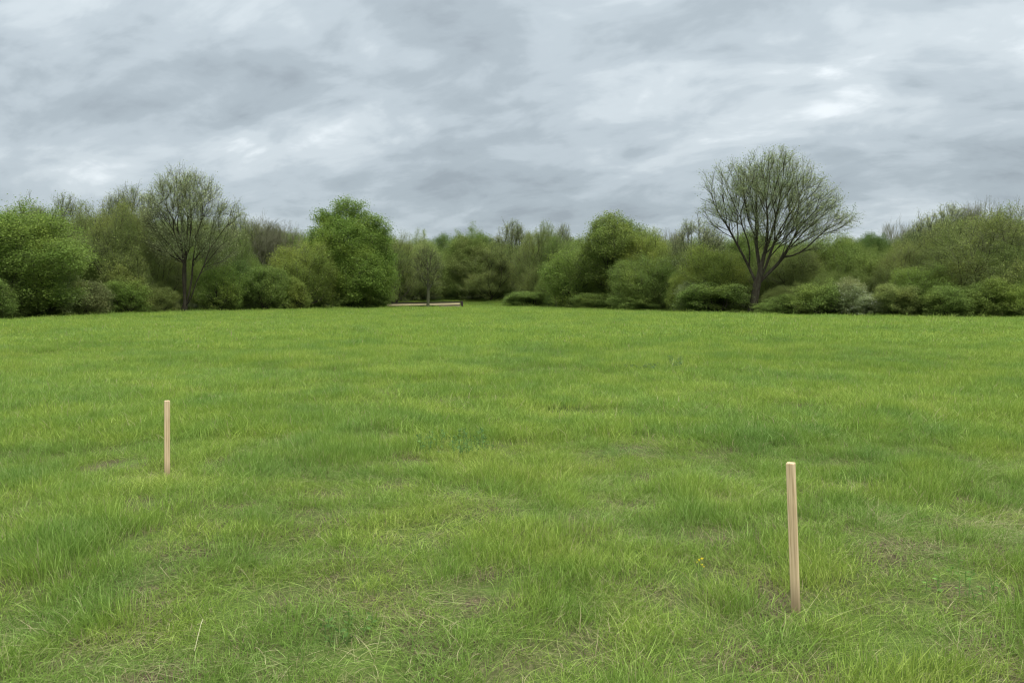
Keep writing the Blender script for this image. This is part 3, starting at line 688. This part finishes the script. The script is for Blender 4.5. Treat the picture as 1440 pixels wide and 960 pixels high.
GT, GB = 'trees along the edge of the meadow', 'bushes at the foot of the trees'
ROWS = [
 # name, proto, px, top, width px, metres beyond the edge, colour, label
 ('leafy_tree', 'dense0', 20, 290, 185, 5, G_BRIGHT, 'broad bright green tree at the far left end of the wood'),
 ('airy_tree', 'lacy0', 92, 275, 62, 14, G_PALE, 'grey green tree top rising behind the broad bright tree on the left'),
 ('airy_tree', 'lacy1', 33, 281, 60, 15, G_PALE, 'thin pale tree top just showing over the leftmost green tree'),
 ('willow_tree', 'willow0', 143, 287, 95, 7, G_OLIVE, 'olive willow between the bright left tree and the small round crown'),
 ('airy_tree', 'lacy2', 183, 262, 64, 12, G_GREY, 'small round half open crown left of the tall airy tree'),
 ('willow_tree', 'willow1', 214, 318, 76, 8, G_OLIVE, 'olive brown willow in front of the tall airy tree, on its left'),
 ('willow_tree', 'willow2', 318, 326, 60, 6, G_MID, 'green willow under the right side of the tall airy tree'),
 ('airy_tree', 'lacy1', 340, 300, 55, 13, G_OLIVE, 'olive tree top just right of the tall airy tree'),
 ('bare_tree', 'bare0', 366, 306, 62, 12, G_BROWN, 'brownish twiggy tree with pale stems, left one of two'),
 ('bare_tree', 'bare1', 402, 314, 70, 13, G_BROWN, 'brownish twiggy tree beside the yellow green tree'),
 ('willow_tree', 'willow3', 378, 330, 90, 16, G_BROWN, 'dull brown willow deep behind the two twiggy trees'),
 ('leafy_tree', 'low1', 427, 342, 78, 2.5, G_YEL, 'yellow green small tree against the left side of the large bright one'),
 ('willow_tree', 'willow0', 556, 328, 62, 9, G_OLIVE, 'olive tree just right of the large bright green tree'),
 ('leafy_tree', 'dense2', 592, 327, 46, 20, G_PALE, 'pale green tree top behind the brown sapling'),
 ('dark_tree', 'dense3', 622, 331, 56, 24, G_DARK, 'dark green dome above the low pale barrier'),
 ('leafy_tree', 'dense0', 664, 322, 66, 16, G_MID, 'mid green tree with a knobbly top right of the dark dome'),
 ('willow_tree', 'willow1', 578, 350, 70, 15, G_BROWN, 'grey brown willow behind the left part of the low barrier'),
 ('willow_tree', 'willow2', 636, 355, 64, 17, G_OLIVE, 'olive willow behind the right end of the low barrier'),
 ('leafy_tree', 'willow3', 690, 345, 76, 12, G_OLIVE, 'olive green tree on thin pale stems right of the barrier'),
 ('airy_tree', 'lacy2', 719, 311, 50, 16, G_GREY, 'pale rounded open crown near the middle of the skyline'),
 ('willow_tree', 'willow3', 757, 317, 56, 10, G_OLIVE, 'tall narrow olive willow in the middle of the wood'),
 ('airy_tree', 'lacy0', 790, 316, 38, 16, G_GREY, 'thin pale twiggy top left of the round topped tree'),
 ('leafy_tree', 'willow0', 802, 334, 70, 10, G_MID, 'dark green tree filling in left of the round topped tree'),
 ('leafy_tree', 'low0', 812, 350, 84, 4, G_BRIGHT, 'low spreading green tree in front of the round topped tree, its left'),
 ('leafy_tree', 'low0', 912, 328, 76, 7, G_YEL, 'yellowish green tree right of the round topped tree'),
 ('leafy_tree', 'low1', 905, 362, 84, 3.5, G_MID, 'low green tree under the yellowish one, drooping to the grass'),
 ('bare_tree', 'bare1', 940, 324, 46, 18, G_BROWN, 'faint brown twiggy top left of the tall half open crown'),
 ('airy_tree', 'lacy1', 980, 308, 76, 10, G_GREY, 'half open grey green crown left of the tallest tree'),
 ('willow_tree', 'willow2', 962, 352, 60, 11, G_BROWN, 'grey brown twiggy willow beneath the half open crown'),
 ('leafy_tree', 'low2', 1000, 346, 90, 5, G_YEL, 'yellow green spreading tree left of the tallest tree trunk'),
 ('leafy_tree', 'dense3', 1052, 326, 84, 15, G_MID, 'green tree seen through the stems of the tallest tree'),
 ('willow_tree', 'willow0', 1100, 348, 90, 10, G_OLIVE, 'olive willow behind the trunk of the tallest tree, right side'),
 ('leafy_tree', 'dense0', 1168, 332, 90, 13, G_MID, 'dense green tree under the long right limb of the tallest tree'),
 ('dark_tree', 'dense1', 1225, 329, 48, 17, G_DARK, 'small dark green dome on the skyline right of the tallest tree'),
 ('bare_tree', 'bare0', 1262, 312, 40, 18, G_BROWN, 'small bare grey tree sticking up beside the small dark dome'),
 ('leafy_tree', 'low2', 1200, 350, 80, 8, G_MID, 'green tree behind the white blossoming bushes'),
 ('willow_tree', 'willow1', 1272, 340, 84, 7, G_OLIVE, 'olive brown willow below the small bare grey tree'),
 ('airy_tree', 'lacy2', 1306, 300, 62, 10, G_PALE, 'open pale leaved tree with a forked dark stem on the right'),
 ('airy_tree', 'lacy0', 1342, 287, 64, 13, G_PALE, 'pale lacy tree top left of the bare twigs on the right'),
 ('bare_tree', 'bare1', 1388, 281, 62, 14, G_BROWN, 'bare twiggy top over the large willow on the right'),
 ('willow_tree', 'willow3', 1378, 296, 124, 6, G_OLIVE, 'largest willow, olive green, near the right edge of the photo'),
 ('bare_tree', 'bare0', 1437, 288, 66, 12, G_BROWN, 'bare grey tree at the right edge of the photo'),
 ('leafy_tree', 'low0', 1300, 376, 78, 4, G_BRIGHT, 'small bright green tree in front of the forked stem'),
 ('willow_tree', 'willow2', 1440, 345, 90, 5, G_MID, 'green willow cut off by the right edge of the photo'),
 ('willow_tree', 'willow1', -70, 300, 120, 8, G_OLIVE, 'olive willow beyond the left edge of the photo'),
 ('leafy_tree', 'dense2', 1530, 300, 130, 8, G_MID, 'green tree beyond the right edge of the photo'),
]
for i, (nm, key, px, top, wpx, off, col, lab) in enumerate(ROWS):
    bark = None
    if key.startswith('bare'): bark = TW_GREY
    elif key.startswith('lacy'): bark = TW_BROWN
    plant(nm, key, px, top, wpx, off, col, lab, 'tree', GT, rot=(0, math.pi)[i % 2] + ((i * 37) % 60 - 30) * 0.01, bark=bark)
plant('sapling', 'sapling', 601, 345, 40, 0.8, G_OLIVE, 'slim brownish sapling standing in front of the low pale barrier', 'tree', GT, bark=TW_BROWN)
BUSH = [
 ('bush', 'bush0', 50, 360, 98, 3, G_PALE, 'pale green rounded bush at the far left in front of the bright tree'),
 ('bush', 'bush1', 168, 352, 60, 4, G_OLIVE, 'tall olive bush below the small round crown'),
 ('bush', 'bush2', 178, 395, 50, 2, G_BRIGHT, 'small bright green bush at the edge of the grass left of the tall airy tree'),
 ('bush', 'bush3', 112, 395, 60, 2.5, G_BROWN, 'low brownish bush right of the pale rounded bush'),
 ('bush', 'bush2', 224, 404, 44, 3, G_OLIVE, 'low olive bush against the stems of the tall airy tree'),
 ('bush', 'bush0', 308, 365, 54, 2.5, G_BRIGHT, 'green bush right of the tall airy tree stems'),
 ('bush', 'bush1', 336, 368, 50, 4, G_DARK, 'darkest green bush between the airy tree and the yellow green tree'),
 ('bush', 'bush3', 372, 375, 56, 2, G_MID, 'round green bush left of the yellow green tree'),
 ('bush', 'bush1', 410, 392, 50, 1.2, G_YEL, 'low yellow green bush at the foot of the yellow green tree'),
 ('bush', 'bush0', 505, 400, 80, 0.8, G_MID, 'low green bush at the foot of the large bright tree'),
 ('bush', 'bush2', 648, 398, 32, 14, G_DARK, 'dark bush behind the right end of the low barrier'),
 ('bush', 'bush1', 790, 405, 44, 3, G_DARK, 'dark bush at the foot of the low spreading green tree'),
 ('bush', 'bush3', 745, 410, 56, 4, G_MID, 'green bush under the narrow olive willow'),
 ('bush', 'bush2', 835, 412, 60, 1.5, G_MID, 'low bush left of the round topped tree trunk'),
 ('bush', 'bush0', 895, 408, 64, 1.5, G_MID, 'low green bush right of the round topped tree trunk'),
 ('bush', 'bush1', 958, 385, 40, 3, G_YEL, 'yellow green bush right of the drooping low tree'),
 ('bush', 'bush3', 1010, 398, 86, 2.0, G_MID, 'wide dense green bush left of the tallest tree trunk'),
 ('bush', 'bush2', 975, 395, 44, 2.5, G_GREY, 'greyish leaved bush left of the wide dense bush'),
 ('bush', 'bush1', 1095, 414, 50, 1.5, G_MID, 'low bush right beside the foot of the tallest tree'),
 ('bush', 'bush0', 1150, 394, 76, 1.5, G_MID, 'round green bush right of the tallest tree trunk'),
 ('bush', 'bush3', 1262, 400, 60, 2.0, G_OLIVE, 'olive bush right of the white blossoming bush'),
 ('bush', 'bush2', 1330, 402, 60, 1.8, G_MID, 'rounded bush under the forked stem on the right'),
 ('bush', 'bush1', 1385, 392, 66, 2.5, G_MID, 'green bush at the foot of the largest willow'),
 ('bush', 'bush0', 1438, 395, 60, 2.5, G_BRIGHT, 'bright green bush at the right edge of the photo'),
 ('bush', 'bush1', -20, 385, 70, 2.0, G_MID, 'green bush cut off by the left edge of the photo'),
]
for i, (nm, key, px, top, wpx, off, col, lab) in enumerate(BUSH):
    plant(nm, key, px, top, wpx, off, col, lab, 'bush', GB, rot=(0, math.pi)[i % 2] + ((i * 53) % 60 - 30) * 0.01)

def blossom_bush(px, top, wpx, off, seed, label, dens):
    r = plant('blossoming_bush', 'bush%d' % (seed % 4), px, top, wpx, off, G_GREY, label, 'bush', 'bushes in white blossom', rot=seed)
    lf = PR['bush%d' % (seed % 4)][1]; rng = np.random.default_rng(seed)
    co = np.zeros(len(lf.vertices) * 3, np.float32); lf.vertices.foreach_get('co', co); co = co.reshape(-1, 3)
    c = co[rng.integers(0, len(co), dens * 3)]; c = c[np.linalg.norm(c - [0, 0, 1.6], axis=1) > 1.5][:dens] + rng.normal(0, 0.06, (1, 3))
    o = c - [0, 0, 1.5]; c = c + 0.10 * o / np.linalg.norm(o, axis=1)[:, None]
    me = raw_mesh('blossom', *leaf_quads(rng, c, 0.075, 0.9, 0.3), solid('white_petals', (0.72, 0.74, 0.64)))
    obj('blossom', me, r)
blossom_bush(1200, 392, 58, 2.6, 9, 'grey green bush speckled with a few white flowers behind the whitest one', 500)
blossom_bush(1228, 417, 42, 1.2, 6, 'small bush white with blossom at the edge of the grass', 1500)

# the dense wood behind, which reads as one mass
def build_wood():
    rng = np.random.default_rng(8)
    keys = ['dense0', 'dense1', 'dense2', 'dense3', 'willow0', 'willow2']
    meshes = []
    for k in keys:
        me = PR[k][1].copy(); m = me.materials[0].copy(); me.materials.clear(); me.materials.append(M_WOODMASS); meshes.append(me)
    pts, rot, scl, idx = [], [], [], []
    sky = [(-600, 330), (0, 305), (100, 305), (300, 315), (345, 320), (430, 335), (560, 345), (650, 342), (760, 342), (860, 340), (940, 345), (1050, 345), (1200, 342), (1260, 350), (1320, 320), (1440, 315), (2100, 330)]
    for row, off in enumerate((17, 24, 32)):
        for px in np.arange(-700, 2150, 46):
            p_ = px + rng.uniform(-14, 14) + row * 15; Y = edge_px(p_) + off + rng.uniform(-2, 2)
            top = np.interp(p_, [s[0] for s in sky], [s[1] for s in sky]) - 7 + rng.uniform(-2, 13)
            q = at(p_, top, Y); i = int(rng.integers(0, len(keys))); W_, H_ = PR[keys[i]][3], PR[keys[i]][4]
            s = (92 / F * Y) / W_; pts.append((q.x, Y, 0)); scl.append((s, s, q.z / H_)); rot.append((0, 0, rng.uniform(0, 6.28))); idx.append(i)
    scatter('woodland', np.array(pts), np.array(rot), np.array(scl), np.array(idx), meshes, 'dense green wood filling in behind the front trees')
def build_undergrowth():
    rng = np.random.default_rng(18); meshes = []
    kk = ['bush0', 'bush2', 'willow0', 'willow1', 'willow2', 'willow3', 'low0', 'low1']
    for k in kk:
        me = PR[k][1].copy(); me.materials.clear(); me.materials.append(M_WOODMASS); meshes.append(me)
    pts, rot, scl, idx = [], [], [], []
    for off, hh, gap in ((3.4, 1.2, 60), (6.0, 3.2, 30), (9.0, 4.6, 34), (13.0, 5.6, 38)):
        for px in np.arange(-700, 2150, gap):
            p_ = px + rng.uniform(-14, 14)
            if 1030 < p_ < 1085 and off < 8: continue
            if 245 < p_ < 292 and off < 8: continue
            if 540 < p_ < 745: continue           # the open strip of grass round the low barrier
            Y = edge_px(p_) + off + rng.uniform(-0.9, 0.9); i = int(rng.integers(0, 2) if off < 4 else rng.integers(2, 8)); q = at(p_, 430, Y); h = hh * rng.uniform(0.6, 1.2)
            s_ = rng.uniform(2.4, 3.8) / PR[kk[i]][3]
            pts.append((q.x, Y, 0)); scl.append((s_, s_, h / PR[kk[i]][4])); rot.append((0, 0, rng.uniform(0, 6.28))); idx.append(i)
    scatter('undergrowth', np.array(pts), np.array(rot), np.array(scl), np.array(idx), meshes, 'brambles and low scrub filling the foot of the wood')
def woodmass():
    m, nt = material('far_leaves'); tint = attr(nt, 'tint')
    n = wnoise(nt, 0.12, 3.0, (2, 5, 1))
    c = ramp(nt, n, [(0.38, (0.140, 0.205, 0.055)), (0.5, (0.170, 0.230, 0.064)), (0.62, (0.190, 0.230, 0.078))])
    var = ramp(nt, tint, [(0.0, (0.6, 0.65, 0.6)), (1.0, (1.4, 1.35, 1.3))])
    leafy(nt, mix(nt, 1.0, c, var, 'MULTIPLY'), 0.3); return m
M_WOODMASS = woodmass()
build_wood(); build_undergrowth()

# ------------------------------------------------------------------ stakes
def box(x0, x1, y0, y1, z0, z1):
    v = np.array([(x, y, z) for z in (z0, z1) for y in (y0, y1) for x in (x0, x1)], float)
    f = np.array([(0, 2, 3, 1), (4, 5, 7, 6), (0, 1, 5, 4), (2, 6, 7, 3), (0, 4, 6, 2), (1, 3, 7, 5)])
    return v, [f], {}
def stake_material():
    m, nt = material('sawn_softwood')
    tc = N(nt, 'ShaderNodeTexCoord'); g = N(nt, 'ShaderNodeMapping'); g.inputs['Scale'].default_value = (160, 160, 3.0); L(nt, tc.outputs['Object'], g.inputs[0])
    n = N(nt, 'ShaderNodeTexNoise', inp={'Scale': 1.0, 'Detail': 4.0, 'Roughness': 0.6, 'Distortion': 0.4}); L(nt, g.outputs[0], n.inputs['Vector'])
    g2 = N(nt, 'ShaderNodeMapping'); g2.inputs['Scale'].default_value = (30, 30, 1.2); L(nt, tc.outputs['Object'], g2.inputs[0])
    n2 = N(nt, 'ShaderNodeTexNoise', inp={'Scale': 1.0, 'Detail': 3.0}); L(nt, g2.outputs[0], n2.inputs['Vector'])
    c = ramp(nt, n.outputs[0], [(0.3, (0.34, 0.225, 0.12)), (0.5, (0.60, 0.45, 0.275)), (0.7, (0.74, 0.59, 0.39))])
    c = mix(nt, ramp(nt, n2.outputs[0], [(0.5, (0, 0, 0)), (0.7, (0.5, 0.5, 0.5))]), c, (0.48, 0.345, 0.215))
    # mud and damp on the lowest few centimetres
    sp = N(nt, 'ShaderNodeSeparateXYZ'); L(nt, tc.outputs['Object'], sp.inputs[0])
    damp = mth(nt, 'MULTIPLY', ramp(nt, mth(nt, 'MULTIPLY_ADD', n2.outputs[0], 0.12, sp.outputs[2]), [(0.10, (1, 1, 1)), (0.24, (0, 0, 0))]), 0.7)
    c = mix(nt, damp, c, (0.20, 0.15, 0.09))
    out = N(nt, 'ShaderNodeOutputMaterial'); d = N(nt, 'ShaderNodeBsdfPrincipled', inp={'Roughness': 0.75, 'Specular IOR Level': 0.2})
    bp = N(nt, 'ShaderNodeBump', inp={'Strength': 0.25, 'Distance': 0.002}); L(nt, n.outputs[0], bp.inputs['Height']); L(nt, bp.outputs[0], d.inputs['Normal'])
    L(nt, c, d.inputs[0]); L(nt, d.outputs[0], out.inputs[0]); return m
M_STAKE = stake_material()
def stake(px, py_foot, py_top, wid, yaw, lean_x, lean_y, label):
    x, y = on_ground(px, py_foot); z0 = float(ground_z(x, y)); top = at(px, py_top, y).z
    h = top; a = wid / 2; b = wid * 0.47; c = 0.0035
    def ring(s, z): return [(-a * s + c, -b * s, z), (a * s - c, -b * s, z), (a * s, -b * s + c, z), (a * s, b * s - c, z), (a * s - c, b * s, z), (-a * s + c, b * s, z), (-a * s, b * s - c, z), (-a * s, -b * s + c, z)]
    rings = [ring(0.25, -0.30), ring(1.0, -0.14), ring(1.0, 0.25 * h), ring(1.0, 0.6 * h), ring(1.0, h - 0.004), ring(0.90, h)]
    V = np.array([p for r in rings for p in r]); q = []
    for k in range(len(rings) - 1):
        for i in range(8): q.append((k * 8 + i, k * 8 + (i + 1) % 8, (k + 1) * 8 + (i + 1) % 8, (k + 1) * 8 + i))
    capf = np.array([[40 + i for i in range(8)]]); bot = np.array([[7 - i for i in range(8)]])
    me = raw_mesh('wooden_stake', V, [np.array(q), capf, bot], None, M_STAKE)
    o = obj('wooden_stake', me, loc=(x, y, 0)); o.rotation_euler = Euler((R(lean_y), R(lean_x), R(yaw)), 'XYZ')
    M = Matrix.Translation((x, y, 0)) @ Matrix.Rotation(R(lean_x), 4, 'Y') @ Matrix.Rotation(R(lean_y), 4, 'X') @ Matrix.Rotation(R(yaw), 4, 'Z')
    o.matrix_world = M
    tag(o, label, 'stake', 'wooden stakes driven into the meadow')
stake(1119, 855, 650, 0.040, -33, -3.4, 0, 'nearer wooden stake, leaning slightly left, right of the yellow flowers')
stake(235, 675, 563, 0.042, 33, 1.7, 0, 'farther, smaller looking wooden stake standing alone on the left')

# ------------------------------------------------------------------ low barrier at the far end
def build_barrier():
    root_y = edge_px(600) - 0.3 + 2.0
    A = at(544, 427.5, root_y - 0.6); B = at(648, 426.0, root_y + 0.8)
    d = Vector((B.x - A.x, B.y - A.y, 0)); Ln = d.length; ang = math.atan2(d.y, d.x)
    root = bpy.data.objects.new('low_barrier', None); C.objects.link(root); root.location = (A.x, A.y, float(ground_z(A.x, A.y))); root.rotation_euler = (0, 0, ang)
    tag(root, 'long low barrier with a pale board and dark rail at the far field end', 'barrier')
    pale = solid('weathered_pale_board', (0.74, 0.60, 0.38), grain=(0.6, 8, 12)); dark = solid('dark_timber', (0.035, 0.028, 0.022)); pink = solid('worn_red_board', (0.36, 0.27, 0.20), grain=(0.8, 8, 9))
    def o_(nm, parts, m): return obj(nm, raw_mesh(nm, *join(parts)[:2], None, m), root)
    o_('pale_board', [box(0.05, Ln - 0.1, -0.03, 0.02, 0.30, 0.50)], pale)
    o_('top_rail', [box(0, Ln, -0.07, 0.06, 0.503, 0.62)], dark)
    o_('lower_board', [box(Ln * 0.70, Ln - 0.1, -0.028, 0.022, 0.04, 0.20)], pink)
    o_('bottom_rail', [box(0.0, Ln - 0.06, -0.045, 0.03, 0.203, 0.297)], dark)
    for k in range(5): x = Ln * k / 5 + 0.1; o_('post', [box(x, x + 0.1, 0.063, 0.17, -0.2, 0.55)], dark)
    o_('end_post', [box(Ln + 0.003, Ln + 0.24, -0.10, 0.13, -0.2, 0.66)], dark)
    root.rotation_euler = (0, R(-0.9), ang)
build_barrier()

# ------------------------------------------------------------------ small plants in the meadow
def flower():
    x, y = on_ground(984, 822); root = bpy.data.objects.new('yellow_flower', None); C.objects.link(root); root.scale = (0.7, 0.7, 0.9); root.location = (x, y, float(ground_z(x, y)))
    tag(root, 'small plant with bright yellow flowers left of the nearer stake', 'flower')
    yel = solid('yellow_petals', (0.80, 0.66, 0.04)); gr = solid('flower_stem', (0.10, 0.20, 0.03)); rng = np.random.default_rng(3)
    for k, (dx, dy, h, s) in enumerate([(-.008, 0, .165, .010), (.012, -.01, .175, .012), (.014, .0, .135, .010), (-.022, .01, .150, .006), (.03, 0, .125, .006)]):
        A = np.array([[0, 0, 0], [dx * .4, dy * .4, h * .5]]); B = np.array([[dx * .4, dy * .4, h * .5], [dx, dy, h]])
        v, f, _ = tubes(A, B, np.full(2, .0014), np.full(2, .0011), 4); st = obj('stem', raw_mesh('stem', v, f, None, gr), root)
        V, Fc = [], []
        for p in range(6):
            a = p * math.pi / 3 + k; c_, s_ = math.cos(a), math.sin(a); i = len(V); q = s * 0.42
            V += [(dx, dy, h), (dx + c_ * s * .6 - s_ * q, dy + s_ * s * .6 + c_ * q, h + s * .5), (dx + c_ * s * 1.1, dy + s_ * s * 1.1, h + s * .55), (dx + c_ * s * .6 + s_ * q, dy + s_ * s * .6 - c_ * q, h + s * .5)]
            Fc.append((i, i + 1, i + 2, i + 3))
        v2, f2, _ = tubes(np.array([[dx, dy, h - .004]]), np.array([[dx, dy, h + s * .45]]), np.array([s * .35]), np.array([s * .5]), 6)
        obj('flower_head', raw_mesh('flower_head', *join([(np.array(V), [np.array(Fc)], {}), (v2, f2, {})])[:2], None, yel), root)
flower()

def weed(px, py, hgt, n, col, name, label, cat, spread=0.12, leaf=0.05, stems=6, seed=1, aspect=0.45):
    x, y = on_ground(px, py); root = bpy.data.objects.new(name, None); C.objects.link(root); root.location = (x, y, float(ground_z(x, y)))
    tag(root, label, cat); rng = np.random.default_rng(seed)
    g = solid('weed_stem', tuple(0.8 * c for c in col)); lm = leafy_solid(col)
    S = []; c = []; D = []
    for k in range(stems):
        a = rng.uniform(0, 6.28); r = spread * math.sqrt(rng.random()); b = np.array([r * math.cos(a), r * math.sin(a), 0]); h = hgt * rng.uniform(0.6, 1.0)
        t = b + [rng.normal(0, .15) * h, rng.normal(0, .15) * h, h]; S.append((b, t))
        for j in range(n):
            u = rng.uniform(0.1, 1.0); aa = j * 2.4; p = b + (t - b) * u; dd = np.array([math.cos(aa), math.sin(aa), 0.35]); c.append(p + dd * leaf * 0.5); D.append(dd)
    A = np.array([s[0] for s in S]); B = np.array([s[1] for s in S])
    for a_, b_ in zip(A, B): obj('stem', raw_mesh('stem', *tubes(a_[None], b_[None], np.full(1, .003), np.full(1, .0015), 4)[:2], None, g), root)
    obj('leaves', raw_mesh('leaves', *leaf_quads(rng, np.array(c), leaf, aspect, 0.4, np.array(D)), lm), root)
def leafy_solid(col):
    m, nt = material('weed_leaf'); tint = attr(nt, 'tint'); v = ramp(nt, tint, [(0, tuple(c * 0.7 for c in col)), (1, tuple(c * 1.4 for c in col))]); leafy(nt, v, 0.3, rough=0.6, spec=0.06); return m
weed(951, 519, 0.34, 26, (0.110, 0.190, 0.080), 'thistle', 'dark upright thistle standing above the grass in the middle distance', 'plant', 0.11, 0.06, 5, 2, 0.22)
weed(906, 520, 0.16, 22, (0.095, 0.160, 0.085), 'nettle_patch', 'low dark nettle patch just left of the dark upright thistle', 'plant', 0.42, 0.05, 30, 3, 0.35)
weed(640, 633, 0.17, 9, (0.120, 0.225, 0.065), 'clover_patch', 'bluish green low leafy patch in the grass at mid field', 'plant', 0.45, 0.028, 60, 4, 0.4)
weed(482, 898, 0.075, 6, (0.105, 0.195, 0.050), 'dock_plant', 'darker broad leaved low plant in the grass near the bottom, left of centre', 'plant', 0.15, 0.032, 10, 5, 0.4)
weed(1345, 830, 0.11, 6, (0.150, 0.275, 0.062), 'leafy_weed', 'low leafy weed in the flattened grass right of the nearer stake', 'plant', 0.20, 0.028, 14, 6, 0.35)

def stalk(px, py, px2, py2, hz, name, label, col, r=0.0016, cat='stalk'):
    x, y = on_ground(px, py); x2, y2 = on_ground(px2, py2); z = float(ground_z(x, y))
    P = [np.array([x, y, z + 0.03]), np.array([(x + x2) / 2 + .01, (y + y2) / 2, z + 0.03 + hz * 0.9]), np.array([x2, y2, z + hz])]
    A = np.array(P[:2]); B = np.array(P[1:]); o = A[0].copy()
    me = raw_mesh(name, *tubes(A - o, B - o, np.full(2, r), np.full(2, r * 0.7), 5)[:2], None, solid('dry_straw', col)); tag(obj(name, me, loc=o), label, cat)
stalk(274, 928, 286, 896, 0.075, 'straw_stalk', 'single pale dry stalk lying in the grass at the lower left', (0.46, 0.44, 0.27))
